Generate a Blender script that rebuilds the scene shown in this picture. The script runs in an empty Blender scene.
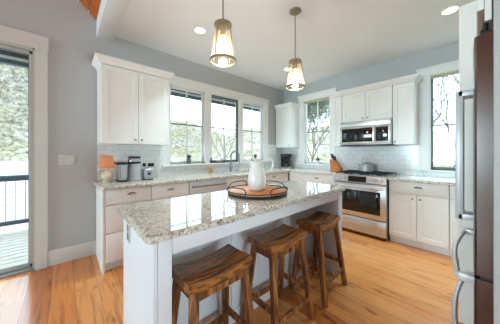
import bpy, bmesh, math, random
from mathutils import Vector, Matrix
random.seed(7)
SC = bpy.context.scene
COL = SC.collection
R = math.radians

# ------------------------------------------------------------------ camera
cam_data = bpy.data.cameras.new('camera')
cam = bpy.data.objects.new('camera', cam_data); COL.objects.link(cam)
cam.location = (-4.03, -3.206, 1.264)
cam.rotation_euler = (R(90), 0, R(-42.1))
cam_data.sensor_width = 36; cam_data.lens = 205.0 / 500 * 36
cam_data.shift_y = -9.0 / 500
cam_data.clip_start = 0.02; cam_data.clip_end = 2000
SC.camera = cam

# ------------------------------------------------------------------ world, lights, exposure
SKY_FRONT, SKY_REAR = 6.0, .25
W = bpy.data.worlds.new('sky'); SC.world = W; W.use_nodes = True
wn, wl = W.node_tree.nodes, W.node_tree.links
wbg = wn['Background']
wtc = wn.new('ShaderNodeTexCoord')
wdot = wn.new('ShaderNodeVectorMath'); wdot.operation = 'DOT_PRODUCT'
wdot.inputs[1].default_value = (0.62, 0.78, 0.0)
wl.new(wtc.outputs['Generated'], wdot.inputs[0])
wmr = wn.new('ShaderNodeMapRange'); wmr.interpolation_type = 'SMOOTHSTEP'
wmr.inputs['From Min'].default_value = -0.55; wmr.inputs['From Max'].default_value = 0.45
wmr.inputs['To Min'].default_value = SKY_REAR; wmr.inputs['To Max'].default_value = SKY_FRONT
wl.new(wdot.outputs['Value'], wmr.inputs['Value'])
wl.new(wmr.outputs['Result'], wbg.inputs['Strength'])
wbg.inputs['Color'].default_value = (0.65, 0.88, 1.0, 1)

SC.view_settings.view_transform = 'Standard'
SC.view_settings.look = 'None'
SC.view_settings.gamma = 1
SC.view_settings.use_curve_mapping = False
SC.view_settings.exposure = 0.33

# added fill light behind the camera, tilted forward and up to brighten the kitchen
def area(name, loc, rot, sx, sy, power, col=(1,1,1)):
    d = bpy.data.lights.new(name,'AREA'); d.shape = 'RECTANGLE'; d.size = sx; d.size_y = sy; d.energy = power; d.color = col
    o = bpy.data.objects.new(name, d); COL.objects.link(o); o.location = loc; o.rotation_euler = rot
    return o
area('rear_fill_light', (-3.3,-5.9,.6), (R(180-50),0,R(-20)), 2.0, 1.0, 62, (.72,.91,1))
# added fill light inside the windowless west wall, brightens the range side
area('west_fill_light', (-11.9,-1.45,1.7), (0,R(-103),0), 2.2, 2.4, 470, (.60,.875,1))

# ------------------------------------------------------------------ helpers
def lin(c):
    return tuple(((v/255)/12.92 if v/255 <= .04045 else ((v/255+.055)/1.055)**2.4) for v in c) + (1,)

MATS = {}
def mat(name, rgb=(200,200,200), rough=.5, metal=0.0, spec=.5, bump=0.0, bscale=40, var=0.0, vscale=6, coat=0, emit=None, estr=0):
    m = bpy.data.materials.new(name); m.use_nodes = True
    n, l = m.node_tree.nodes, m.node_tree.links
    b = n['Principled BSDF']
    b.inputs['Roughness'].default_value = rough
    b.inputs['Metallic'].default_value = metal
    b.inputs['Specular IOR Level'].default_value = spec
    b.inputs['Coat Weight'].default_value = coat
    c = lin(rgb)
    b.inputs['Base Color'].default_value = c
    tc = n.new('ShaderNodeTexCoord')
    if var:
        nz = n.new('ShaderNodeTexNoise'); nz.inputs['Scale'].default_value = vscale; nz.inputs['Detail'].default_value = 4
        l.new(tc.outputs['Object'], nz.inputs['Vector'])
        cr = n.new('ShaderNodeValToRGB')
        cr.color_ramp.elements[0].position = .3; cr.color_ramp.elements[1].position = .7
        cr.color_ramp.elements[0].color = tuple(v*(1-var) for v in c[:3]) + (1,)
        cr.color_ramp.elements[1].color = tuple(min(1, v*(1+var)) for v in c[:3]) + (1,)
        l.new(nz.outputs['Fac'], cr.inputs['Fac']); l.new(cr.outputs['Color'], b.inputs['Base Color'])
    if bump:
        nb = n.new('ShaderNodeTexNoise'); nb.inputs['Scale'].default_value = bscale
        l.new(tc.outputs['Object'], nb.inputs['Vector'])
        bp = n.new('ShaderNodeBump'); bp.inputs['Strength'].default_value = bump; bp.inputs['Distance'].default_value = .01
        l.new(nb.outputs['Fac'], bp.inputs['Height']); l.new(bp.outputs['Normal'], b.inputs['Normal'])
    if emit:
        b.inputs['Emission Color'].default_value = lin(emit); b.inputs['Emission Strength'].default_value = estr
    MATS[name] = m
    return m

def ramp(n, stops):
    r = n.new('ShaderNodeValToRGB'); e = r.color_ramp.elements
    while len(e) < len(stops): e.new(.5)
    for i, (p, c) in enumerate(stops):
        e[i].position = p; e[i].color = lin(c)
    return r

def swizzle(n, l, order, scale=(1,1,1), rnd=False):
    tc = n.new('ShaderNodeTexCoord'); s = n.new('ShaderNodeSeparateXYZ'); c = n.new('ShaderNodeCombineXYZ')
    src = tc.outputs['Object']
    if rnd:
        oi = n.new('ShaderNodeObjectInfo'); ad = n.new('ShaderNodeVectorMath'); ad.operation = 'MULTIPLY_ADD'
        cb = n.new('ShaderNodeCombineXYZ')
        for i in range(3): l.new(oi.outputs['Random'], cb.inputs[i])
        l.new(cb.outputs[0], ad.inputs[0]); ad.inputs[1].default_value = (7.3, 5.1, 3.7)
        l.new(src, ad.inputs[2]); src = ad.outputs[0]
    l.new(src, s.inputs[0])
    for i, a in enumerate(order):
        if a is None: continue
        mm = n.new('ShaderNodeMath'); mm.operation = 'MULTIPLY'; mm.inputs[1].default_value = scale[i]
        l.new(s.outputs['XYZ'.index(a)], mm.inputs[0]); l.new(mm.outputs[0], c.inputs[i])
    return c.outputs[0]

def mixc(n, l, fac, a, b, mode='MIX'):
    m = n.new('ShaderNodeMix'); m.data_type = 'RGBA'; m.blend_type = mode
    for sock, v in ((m.inputs[0], fac), (m.inputs[6], a), (m.inputs[7], b)):
        if hasattr(v, 'is_linked'): l.new(v, sock)
        else: sock.default_value = v
    return m.outputs[2]

def floor_mat():
    m = bpy.data.materials.new('hickory_planks'); m.use_nodes = True
    n, l = m.node_tree.nodes, m.node_tree.links; b = n['Principled BSDF']
    v = swizzle(n, l, ('Y','X',None))
    br = n.new('ShaderNodeTexBrick'); br.inputs['Scale'].default_value = 1
    br.inputs['Brick Width'].default_value = 1.6; br.inputs['Row Height'].default_value = .165
    br.inputs['Mortar Size'].default_value = .0012; br.offset = .37; br.offset_frequency = 3
    br.inputs['Color1'].default_value = (0,0,0,1); br.inputs['Color2'].default_value = (1,1,1,1)
    br.inputs['Mortar'].default_value = (.0,.0,.0,1)
    l.new(v, br.inputs['Vector'])
    pl = ramp(n, [(0,(190,110,54)),(.3,(222,146,80)),(.55,(234,164,98)),(.8,(226,146,76)),(1,(202,118,56))])
    l.new(br.outputs['Color'], pl.inputs['Fac'])
    # grain, shifted per plank
    ad = n.new('ShaderNodeVectorMath'); ad.operation = 'ADD'
    sc = n.new('ShaderNodeVectorMath'); sc.operation = 'SCALE'; sc.inputs['Scale'].default_value = 9.0
    l.new(br.outputs['Color'], sc.inputs[0]); l.new(v, ad.inputs[0]); l.new(sc.outputs[0], ad.inputs[1])
    mp = n.new('ShaderNodeMapping'); mp.inputs['Scale'].default_value = (2.0, 30, 1); l.new(ad.outputs[0], mp.inputs['Vector'])
    g = n.new('ShaderNodeTexNoise'); g.inputs['Scale'].default_value = 1; g.inputs['Detail'].default_value = 6; g.inputs['Distortion'].default_value = .6
    l.new(mp.outputs[0], g.inputs['Vector'])
    gr = ramp(n, [(.3,(140,82,50)),(.5,(255,255,255)),(.72,(255,238,214))]); l.new(g.outputs['Fac'], gr.inputs['Fac'])
    c1 = mixc(n, l, .5, pl.outputs['Color'], gr.outputs['Color'], 'MULTIPLY')
    mp2 = n.new('ShaderNodeMapping'); mp2.inputs['Scale'].default_value = (3.2, 9, 1); l.new(ad.outputs[0], mp2.inputs['Vector'])
    k = n.new('ShaderNodeTexNoise'); k.inputs['Scale'].default_value = 1; k.inputs['Detail'].default_value = 3
    l.new(mp2.outputs[0], k.inputs['Vector'])
    kr = ramp(n, [(.27,(108,50,24)),(.38,(255,255,255))]); l.new(k.outputs['Fac'], kr.inputs['Fac'])
    c2 = mixc(n, l, .75, c1, kr.outputs['Color'], 'MULTIPLY')
    c3 = mixc(n, l, br.outputs['Fac'], c2, lin((105,60,32)))
    l.new(c3, b.inputs['Base Color'])
    b.inputs['Roughness'].default_value = .2; b.inputs['Specular IOR Level'].default_value = .75
    bp = n.new('ShaderNodeBump'); bp.inputs['Strength'].default_value = .15; bp.inputs['Distance'].default_value = .004
    l.new(g.outputs['Fac'], bp.inputs['Height']); l.new(bp.outputs['Normal'], b.inputs['Normal'])
    return m

def tile_mat(name, order):
    m = bpy.data.materials.new(name); m.use_nodes = True
    n, l = m.node_tree.nodes, m.node_tree.links; b = n['Principled BSDF']
    v = swizzle(n, l, order)
    br = n.new('ShaderNodeTexBrick'); br.inputs['Scale'].default_value = 1
    br.inputs['Brick Width'].default_value = .152; br.inputs['Row Height'].default_value = .0765
    br.inputs['Mortar Size'].default_value = .002; br.inputs['Mortar Smooth'].default_value = .2
    br.inputs['Color1'].default_value = lin((240,240,238)); br.inputs['Color2'].default_value = lin((233,233,232))
    br.inputs['Mortar'].default_value = lin((204,204,202))
    l.new(v, br.inputs['Vector']); l.new(br.outputs['Color'], b.inputs['Base Color'])
    b.inputs['Roughness'].default_value = .15
    bp = n.new('ShaderNodeBump'); bp.invert = True; bp.inputs['Strength'].default_value = .4; bp.inputs['Distance'].default_value = .003
    l.new(br.outputs['Fac'], bp.inputs['Height']); l.new(bp.outputs['Normal'], b.inputs['Normal'])
    return m

def granite_mat():
    m = bpy.data.materials.new('granite'); m.use_nodes = True
    n, l = m.node_tree.nodes, m.node_tree.links; b = n['Principled BSDF']
    tc = n.new('ShaderNodeTexCoord')
    a = n.new('ShaderNodeTexNoise'); a.inputs['Scale'].default_value = 62; a.inputs['Detail'].default_value = 5; a.inputs['Roughness'].default_value = .7
    l.new(tc.outputs['Object'], a.inputs['Vector'])
    r1 = ramp(n, [(.35,(98,88,76)),(.42,(176,164,144)),(.51,(216,210,196)),(.66,(238,236,230))]); l.new(a.outputs['Fac'], r1.inputs['Fac'])
    vo = n.new('ShaderNodeTexVoronoi'); vo.inputs['Scale'].default_value = 150; l.new(tc.outputs['Object'], vo.inputs['Vector'])
    r2 = ramp(n, [(.0,(84,72,64)),(.14,(130,112,96)),(.26,(255,255,255))]); l.new(vo.outputs['Distance'], r2.inputs['Fac'])
    b2 = n.new('ShaderNodeTexNoise'); b2.inputs['Scale'].default_value = 30; l.new(tc.outputs['Object'], b2.inputs['Vector'])
    r3 = ramp(n, [(.46,(0,0,0)),(.58,(255,255,255))]); l.new(b2.outputs['Fac'], r3.inputs['Fac'])
    c = mixc(n, l, r3.outputs['Color'], r1.outputs['Color'], r2.outputs['Color'], 'MULTIPLY')
    l.new(c, b.inputs['Base Color']); b.inputs['Roughness'].default_value = .06
    return m

def wood_mat(name, order, stops, scale=(1,1,1), rough=.45, rnd=True, streak=None):
    m = bpy.data.materials.new(name); m.use_nodes = True
    n, l = m.node_tree.nodes, m.node_tree.links; b = n['Principled BSDF']
    v = swizzle(n, l, order, scale, rnd)
    g = n.new('ShaderNodeTexNoise'); g.inputs['Scale'].default_value = 1; g.inputs['Detail'].default_value = 7
    g.inputs['Roughness'].default_value = .6; g.inputs['Distortion'].default_value = .5
    l.new(v, g.inputs['Vector'])
    r = ramp(n, stops); l.new(g.outputs['Fac'], r.inputs['Fac'])
    l.new(r.outputs['Color'], b.inputs['Base Color']); b.inputs['Roughness'].default_value = rough
    return m

def glass_mat(name, tint=(255,255,255), gloss=.06, rough=0.0):
    m = bpy.data.materials.new(name); m.use_nodes = True
    n, l = m.node_tree.nodes, m.node_tree.links
    n.remove(n['Principled BSDF']); out = n['Material Output']
    t = n.new('ShaderNodeBsdfTransparent'); t.inputs['Color'].default_value = lin(tint)
    g = n.new('ShaderNodeBsdfGlossy'); g.inputs['Roughness'].default_value = rough
    lw = n.new('ShaderNodeLayerWeight'); lw.inputs['Blend'].default_value = .5
    pw = n.new('ShaderNodeMath'); pw.operation = 'POWER'; pw.inputs[1].default_value = 5
    mx = n.new('ShaderNodeMixShader'); mr = n.new('ShaderNodeMath'); mr.operation = 'MULTIPLY_ADD'
    mr.inputs[1].default_value = .6; mr.inputs[2].default_value = gloss; mr.use_clamp = True
    l.new(lw.outputs['Facing'], pw.inputs[0]); l.new(pw.outputs[0], mr.inputs[0]); l.new(mr.outputs[0], mx.inputs[0])
    l.new(t.outputs[0], mx.inputs[1]); l.new(g.outputs[0], mx.inputs[2]); l.new(mx.outputs[0], out.inputs['Surface'])
    MATS[name] = m
    return m

def emis_mat(name, rgb, strength):
    m = bpy.data.materials.new(name); m.use_nodes = True
    n, l = m.node_tree.nodes, m.node_tree.links
    n.remove(n['Principled BSDF'])
    e = n.new('ShaderNodeEmission'); e.inputs['Color'].default_value = lin(rgb); e.inputs['Strength'].default_value = strength
    l.new(e.outputs[0], n['Material Output'].inputs['Surface'])
    return m

def shade_mat(name, rgb, trans=.6):
    m = bpy.data.materials.new(name); m.use_nodes = True
    n, l = m.node_tree.nodes, m.node_tree.links
    n.remove(n['Principled BSDF'])
    d = n.new('ShaderNodeBsdfDiffuse'); t = n.new('ShaderNodeBsdfTranslucent'); mx = n.new('ShaderNodeMixShader')
    d.inputs['Color'].default_value = lin(rgb); t.inputs['Color'].default_value = lin(rgb); mx.inputs[0].default_value = trans
    l.new(d.outputs[0], mx.inputs[1]); l.new(t.outputs[0], mx.inputs[2]); l.new(mx.outputs[0], n['Material Output'].inputs['Surface'])
    return m

def seeded_glass(name, tint):
    m = bpy.data.materials.new(name); m.use_nodes = True
    n, l = m.node_tree.nodes, m.node_tree.links
    n.remove(n['Principled BSDF'])
    t = n.new('ShaderNodeBsdfTransparent'); t.inputs['Color'].default_value = lin(tint)
    tr = n.new('ShaderNodeBsdfTranslucent'); tr.inputs['Color'].default_value = lin(tint)
    g = n.new('ShaderNodeBsdfGlossy'); g.inputs['Roughness'].default_value = .1
    m1 = n.new('ShaderNodeMixShader'); m1.inputs[0].default_value = .13
    m2 = n.new('ShaderNodeMixShader'); m2.inputs[0].default_value = .08
    l.new(t.outputs[0], m1.inputs[1]); l.new(tr.outputs[0], m1.inputs[2])
    l.new(m1.outputs[0], m2.inputs[1]); l.new(g.outputs[0], m2.inputs[2])
    l.new(m2.outputs[0], n['Material Output'].inputs['Surface'])
    return m

class MB:
    """collects shapes in world coordinates; build() links them as one mesh object"""
    def __init__(s): s.bm = bmesh.new()
    def _new(s, f):
        t = bmesh.new(); f(t)
        me = bpy.data.meshes.new('t'); t.to_mesh(me); t.free()
        s.bm.from_mesh(me); bpy.data.meshes.remove(me); return s
    def box(s, x0,y0,z0,x1,y1,z1, bev=0.0, seg=2):
        x0,x1 = sorted((x0,x1)); y0,y1 = sorted((y0,y1)); z0,z1 = sorted((z0,z1))
        def f(t):
            bmesh.ops.create_cube(t, size=1, matrix=Matrix.Translation(((x0+x1)/2,(y0+y1)/2,(z0+z1)/2)) @ Matrix.Diagonal((x1-x0,y1-y0,z1-z0,1)))
            if bev: bmesh.ops.bevel(t, geom=t.edges[:], offset=min(bev, .45*min(x1-x0,y1-y0,z1-z0)), segments=seg, affect='EDGES', profile=.5)
        return s._new(f)
    def prism(s, a, b, bev=0):
        def f(t):
            va = [t.verts.new(p) for p in a]; vb = [t.verts.new(p) for p in b]; k = len(a)
            t.faces.new(va[::-1]); t.faces.new(vb)
            for i in range(k): t.faces.new((va[i], va[(i+1)%k], vb[(i+1)%k], vb[i]))
            bmesh.ops.recalc_face_normals(t, faces=t.faces[:])
            if bev: bmesh.ops.bevel(t, geom=t.edges[:], offset=bev, segments=1, affect='EDGES')
        return s._new(f)
    def poly(s, pts, axis, a, b, bev=0):
        """extrude a 2-D outline along axis from a to b (axis x: pts=(y,z); y: (x,z); z: (x,y))"""
        def P(p, d): return {'x':(d,p[0],p[1]), 'y':(p[0],d,p[1]), 'z':(p[0],p[1],d)}[axis]
        return s.prism([P(p,a) for p in pts], [P(p,b) for p in pts], bev)
    def cyl(s, p0, p1, r0, r1=None, n=20): return s.tube([p0,p1], [r0, r0 if r1 is None else r1], n)
    def tube(s, pts, r, n=8, closed=False):
        pts = [Vector(p) for p in pts]; k = len(pts)
        rs = r if isinstance(r, (list,tuple)) else [r]*k
        def f(t):
            prev = None; rings = []
            for i, p in enumerate(pts):
                if closed: d = pts[(i+1)%k]-pts[i-1]
                else: d = pts[min(i+1,k-1)]-pts[max(i-1,0)]
                d.normalize()
                if prev is None:
                    u = d.orthogonal().normalized()
                else:
                    u = prev - d*prev.dot(d); u.normalize()
                prev = u; v = d.cross(u)
                rings.append([t.verts.new(p + (u*math.cos(2*math.pi*j/n) + v*math.sin(2*math.pi*j/n))*rs[i]) for j in range(n)])
            for i in range(k if closed else k-1):
                A, B = rings[i], rings[(i+1)%k]
                off = 0
                if closed and i == k-1:
                    off = min(range(n), key=lambda o: (A[0].co-B[o].co).length)
                for j in range(n): t.faces.new((A[j], A[(j+1)%n], B[(j+1+off)%n], B[(j+off)%n]))
            if not closed: t.faces.new(rings[0][::-1]); t.faces.new(rings[-1])
            bmesh.ops.recalc_face_normals(t, faces=t.faces[:])
        return s._new(f)
    def lathe(s, prof, c, n=32, fn=None, axis='z'):
        """prof: (radius, height) pairs; r=0 ends close to a point"""
        c = Vector(c)
        def f(t):
            rows = []
            for r, h in prof:
                if r < 1e-6: rows.append([t.verts.new((0,0,h))])
                else: rows.append([t.verts.new((r*math.cos(2*math.pi*j/n), r*math.sin(2*math.pi*j/n), h)) for j in range(n)])
            for A, B in zip(rows, rows[1:]):
                for j in range(n):
                    q = (A[j%len(A)], A[(j+1)%len(A)], B[(j+1)%len(B)], B[j%len(B)])
                    u = []
                    for x in q:
                        if x not in u: u.append(x)
                    if len(u) > 2: t.faces.new(u)
            for v in t.verts:
                if fn: v.co = fn(v.co.copy())
                if axis == 'x': v.co = Vector((v.co.z, v.co.x, v.co.y))
                if axis == 'y': v.co = Vector((v.co.x, v.co.z, v.co.y))
                v.co += c
            bmesh.ops.recalc_face_normals(t, faces=t.faces[:])
        return s._new(f)
    def door(s, side, front, u0,u1,z0,z1, th=.02, rail=.06, dep=.008):
        """shaker panel on side 'N' (faces -Y), 'E' (faces -X), 'S' (faces +Y)"""
        u0,u1 = sorted((u0,u1))
        def P(u,w,z):
            return {'N':(u,front-w,z), 'E':(front-w,u,z), 'S':(u,front+w,z)}[side]
        def f(t):
            def quad(a,b,c,d,w): return [t.verts.new(P(u,w,z)) for u,z in ((a,c),(b,c),(b,d),(a,d))]
            bk = quad(u0,u1,z0,z1,-th); e=.0025
            fr0 = quad(u0,u1,z0,z1,-e); fr = quad(u0+e,u1-e,z0+e,z1-e,0)
            i1 = quad(u0+rail,u1-rail,z0+rail,z1-rail,0); i2 = quad(u0+rail+.003,u1-rail-.003,z0+rail+.003,z1-rail-.003,-dep)
            for A,B in ((bk,fr0),(fr0,fr),(fr,i1),(i1,i2)):
                for j in range(4): t.faces.new((A[j],A[(j+1)%4],B[(j+1)%4],B[j]))
            t.faces.new(i2); t.faces.new(bk[::-1])
            bmesh.ops.recalc_face_normals(t, faces=t.faces[:])
        return s._new(f)
    def xform(s, M): bmesh.ops.transform(s.bm, matrix=M, verts=s.bm.verts[:]); return s
    def build(s, name, m, parent=None, smooth=40, **props):
        off = Vector((0,0,0)); p = parent
        while p: off += p.location; p = p.parent
        bmesh.ops.translate(s.bm, vec=-off, verts=s.bm.verts[:])
        me = bpy.data.meshes.new(name); s.bm.to_mesh(me); s.bm.free()
        me.materials.append(m)
        if smooth:
            me.polygons.foreach_set('use_smooth', [True]*len(me.polygons))
            me.set_sharp_from_angle(angle=R(smooth))
        o = bpy.data.objects.new(name, me); COL.objects.link(o); o.parent = parent
        for k, v in props.items(): o[k] = v
        return o

def thing(name, label, cat, loc, group=None, kind=None):
    o = bpy.data.objects.new(name, None); COL.objects.link(o); o.location = loc; o.empty_display_size = .05
    if label: o['label'] = label
    if cat: o['category'] = cat
    if group: o['group'] = group
    if kind: o['kind'] = kind
    return o
def tag(o, label, cat, group=None):
    o['label'] = label; o['category'] = cat
    if group: o['group'] = group
    return o
def struct(o): o['kind'] = 'structure'; return o
def dup(root, loc, rz=0, label=None):
    def cp(o, par):
        c = o.copy(); COL.objects.link(c); c.parent = par
        for ch in [x for x in bpy.data.objects if x.parent == o]: cp(ch, c)
        return c
    r = cp(root, None); r.location = loc; r.rotation_euler = (0,0,rz)
    if label: r['label'] = label
    return r
def arc(c, r, a0, a1, n, ax=((1,0,0),(0,0,1))):
    c = Vector(c); u = Vector(ax[0]); v = Vector(ax[1])
    return [c + u*r*math.cos(a0+(a1-a0)*i/n) + v*r*math.sin(a0+(a1-a0)*i/n) for i in range(n+1)]

# ------------------------------------------------------------------ materials
M_wall = mat('grey_wall_paint', (186,187,186), .7, var=.015, vscale=2, bump=.03, bscale=150)
M_ceil = mat('white_ceiling_paint', (242,244,245), .8, var=.01, vscale=2)
M_trim = mat('white_trim_paint', (238,237,233), .4, var=.01)
M_door_trim = mat('soft_white_door_trim', (212,210,203), .45, var=.01)
M_cab = mat('white_cabinet_paint', (238,236,231), .38, var=.01)
M_beam = mat('white_beam_paint', (228,229,229), .6, var=.01)
M_isl = mat('white_island_paint', (236,239,243), .42, var=.01)
M_floor = floor_mat()
M_tileN = tile_mat('subway_tile_north', ('X','Z',None))
M_tileE = tile_mat('subway_tile_east', ('Y','Z',None))
M_gran = granite_mat()
M_glass = glass_mat('window_glass', (252,254,254), .03)
M_dark = mat('dark_bronze_frame', (104,108,110), .45, .1, var=.05)
M_sash = mat('white_sash_paint', (226,227,225), .4, var=.01)
M_taupe = mat('taupe_door_frame', (190,187,179), .45, var=.02)
M_alu = mat('aluminium_track', (170,172,172), .35, .8, var=.03)
M_vault = wood_mat('stained_plank_ceiling', ('X','Y','Z'), [(.3,(120,52,18)),(.5,(176,88,34)),(.7,(206,122,58))], (3,30,3), .5, False)
M_stool = wood_mat('rustic_stool_seat', ('X','Y','Z'), [(.36,(40,28,20)),(.43,(106,66,32)),(.50,(188,122,58)),(.57,(140,86,40)),(.64,(76,62,50))], (3.0,30,9), .38)
M_leg = wood_mat('rustic_stool_leg', ('X','Y','Z'), [(.36,(74,44,24)),(.5,(142,88,44)),(.64,(184,124,68))], (30,30,3), .45)
M_steel = mat('stainless_steel', (212,212,210), .28, .8, var=.03, vscale=3)
M_steeld = mat('dark_stainless_steel', (140,138,136), .3, .9, var=.03, vscale=3)
M_soft = mat('soft_brushed_steel', (182,186,188), .42, .6, var=.04)
M_nickel = mat('brushed_nickel', (166,160,150), .3, .85, var=.05)
M_bronze = mat('antique_brass_metal', (150,138,120), .35, .7, var=.08)
M_chrome = mat('chrome', (168,170,172), .14, 1, var=.02)
M_blackgl = mat('black_glass', (14,16,18), .05, 0, .6, var=.1)
M_black = mat('black_plastic', (26,26,27), .45, var=.1)
M_iron = mat('black_cast_iron', (36,37,39), .55, .2, var=.1)
M_tray = wood_mat('tray_wood', ('X','Y','Z'), [(.3,(168,92,38)),(.5,(210,128,58)),(.7,(224,152,82))], (5,40,5), .4)
M_cream = mat('glazed_ceramic', (238,236,230), .2, var=.02)
M_block = wood_mat('knife_block_wood', ('X','Y','Z'), [(.3,(160,84,34)),(.6,(204,124,60)),(.8,(216,144,80))], (8,8,30), .4)
M_leaf = mat('plant_leaf', (88,128,72), .6, var=.3, vscale=30)
M_pot = mat('slate_blue_pot', (92,108,120), .4, var=.05)
M_wpot = mat('white_pot', (225,224,220), .4, var=.03)
M_plate = mat('white_switch_plastic', (208,206,202), .4, var=.01)
M_blind = mat('woven_beige_shade', (196,182,158), .8, var=.1, vscale=60)
M_bulb = emis_mat('warm_bulb', (255,216,160), 5)
M_can = emis_mat('recessed_lamp_lens', (255,240,220), 6)
M_seed = seeded_glass('seeded_lamp_glass', (255,246,228))
M_lshade = shade_mat('orange_lamp_shade', (196,150,118), .4)
M_deck = mat('weathered_deck_boards', (182,170,158), .8, var=.10, vscale=9)
M_rail = mat('slate_railing_paint', (74,86,94), .5, var=.05)
M_bark = mat('grey_bark', (176,168,158), .9, var=.2, vscale=5)
M_slate = mat('slate_eave_paint', (92,106,112), .6, var=.06)

# ------------------------------------------------------------------ the setting
H = 2.8
struct(MB().box(-12.2,-7,-.1, .15,.12,0).build('floor', M_floor))
# window wall (north) with the deck door and the triple window
DX0, DX1, DZ = -6.10, -4.265, 2.395
WX0, WX1, WZ0, WZ1 = -2.82, -.70, 1.085, 2.345
b = MB()
b.box(-12.2,0,0, DX0,.14,DZ); b.box(-12.2,0,DZ, -3.64,.14,2.80)
b.box(DX1,0,0, WX0,.14,DZ); b.box(WX0,0,0, WX1,.14,WZ0); b.box(WX1,0,0, .14,.14,WZ1)
b.box(-3.64,0,DZ, WX0,.14,H); b.box(WX0,0,WZ1, WX1,.14,H); b.box(WX1,0,WZ1, .14,.14,H)
b.poly([(-12.14,2.8),(-3.61,2.8),(-7.87,7.06)], 'y', 0, .14)
struct(b.build('wall_north', M_wall))
EM = (-1.19,-.565,1.03,2.44); ER = (-3.42,-2.735,1.015,2.42)
b = MB()
b.box(0,0,0, .14,EM[1],H); b.box(0,EM[0],0, .14,EM[1],EM[2]); b.box(0,EM[0],EM[3], .14,EM[1],H)
b.box(0,EM[0],0, .14,ER[1],H); b.box(0,ER[0],0, .14,ER[1],ER[2]); b.box(0,ER[0],ER[3], .14,ER[1],H)
b.box(0,-4.1,0, .14,ER[0],H)
struct(b.build('wall_east', M_wall))
struct(MB().box(-2.80,-4.1,0, 0,-3.97,H).build('wall_south', M_wall))
struct(MB().box(-12.2,-7,0, -12.05,.14,2.9).build('wall_west', M_wall))
struct(MB().box(-3.64,-7,H, .14,.14,H+.12).build('ceiling', M_ceil))
struct(MB().box(-3.735,-7,2.722, -3.555,0,3.02, .004).build('beam_trim', M_beam))
b = MB()
for i in range(42):
    d0 = i*.14*.7071; d1 = (i+1)*.14*.7071 - .003
    x0, z0 = -3.715-d0, 2.905+d0; x1, z1 = -3.715-d1, 2.905+d1
    b.prism([(x0,-7,z0),(x0,0,z0),(x0+.03,0,z0+.03),(x0+.03,-7,z0+.03)], [(x1,-7,z1),(x1,0,z1),(x1+.03,0,z1+.03),(x1+.03,-7,z1+.03)])
for i in range(42):
    d0 = i*.14*.7071; d1 = (i+1)*.14*.7071 - .003
    x0, z0 = -12.03+d0, 2.905+d0; x1, z1 = -12.03+d1, 2.905+d1
    b.prism([(x0,-7,z0),(x0,0,z0),(x0-.03,0,z0+.03),(x0-.03,-7,z0+.03)], [(x1,-7,z1),(x1,0,z1),(x1-.03,0,z1+.03),(x1-.03,-7,z1+.03)])
struct(b.build('ceiling_vault', M_vault))
struct(MB().box(-4.172,-.018,0, -3.725,0,.175, .004).build('baseboard_north', M_door_trim))

# deck door
d = thing('door_1', None, None, (-5.2,0,0), kind='structure')
MB().box(DX1-.005,-.022,0, -4.172,0,DZ).box(DX0-.1,-.022,0, DX0,0,DZ).box(DX0-.11,-.022,DZ, -4.165,0,DZ+.13).box(DX0-.12,-.03,DZ+.13, -4.155,0,DZ+.145).build('casing', M_door_trim, d)
MB().box(DX1-.022,0,0, DX1,.14,DZ).box(DX0,0,0, DX0+.03,.14,DZ).box(DX0,0,DZ-.02, DX1,.14,DZ).build('jamb', M_taupe, d)
MB().box(DX0,-.01,0, DX1,.15,.022).box(DX0,.05,.022, DX1,.058,.036).box(DX0,.1,.022,DX1,.108,.036).build('door_track', M_alu, d)
sx0, sx1 = -5.19, DX1-.022
pn = MB().box(sx1-.03,.05,.03, sx1,.085,DZ-.022,.003).box(sx0,.05,.03, sx0+.06,.085,DZ-.022,.003).box(sx0,.05,.03, sx1,.085,.062,.003).box(sx0,.05,DZ-.055, sx1,.085,DZ-.022,.003).build('sliding_panel', M_taupe, d)
MB().box(sx0+.055,.064,.060, sx1-.025,.070,DZ-.05).build('pane', M_glass, pn)
MB().box(sx1-.036,.056,.06, sx1-.029,.078,DZ-.055).box(sx0+.06,.056,.06,sx0+.066,.078,DZ-.055).box(sx0+.06,.056,DZ-.064,sx1-.03,.078,DZ-.055).box(sx0+.06,.056,.06,sx1-.03,.078,.068).build('gasket', M_dark, pn)
pn = MB().box(DX0+.03,.095,.03, DX0+.09,.13,DZ-.03,.003).box(sx0+.02,.095,.03, sx0+.08,.13,DZ-.03,.003).box(DX0+.03,.095,.03, sx0+.08,.13,.11,.003).box(DX0+.03,.095,DZ-.085, sx0+.08,.13,DZ-.03,.003).build('fixed_panel', M_taupe, d)
MB().box(DX0+.085,.108,.105, sx0+.025,.114,DZ-.08).build('pane', M_glass, pn)

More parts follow.
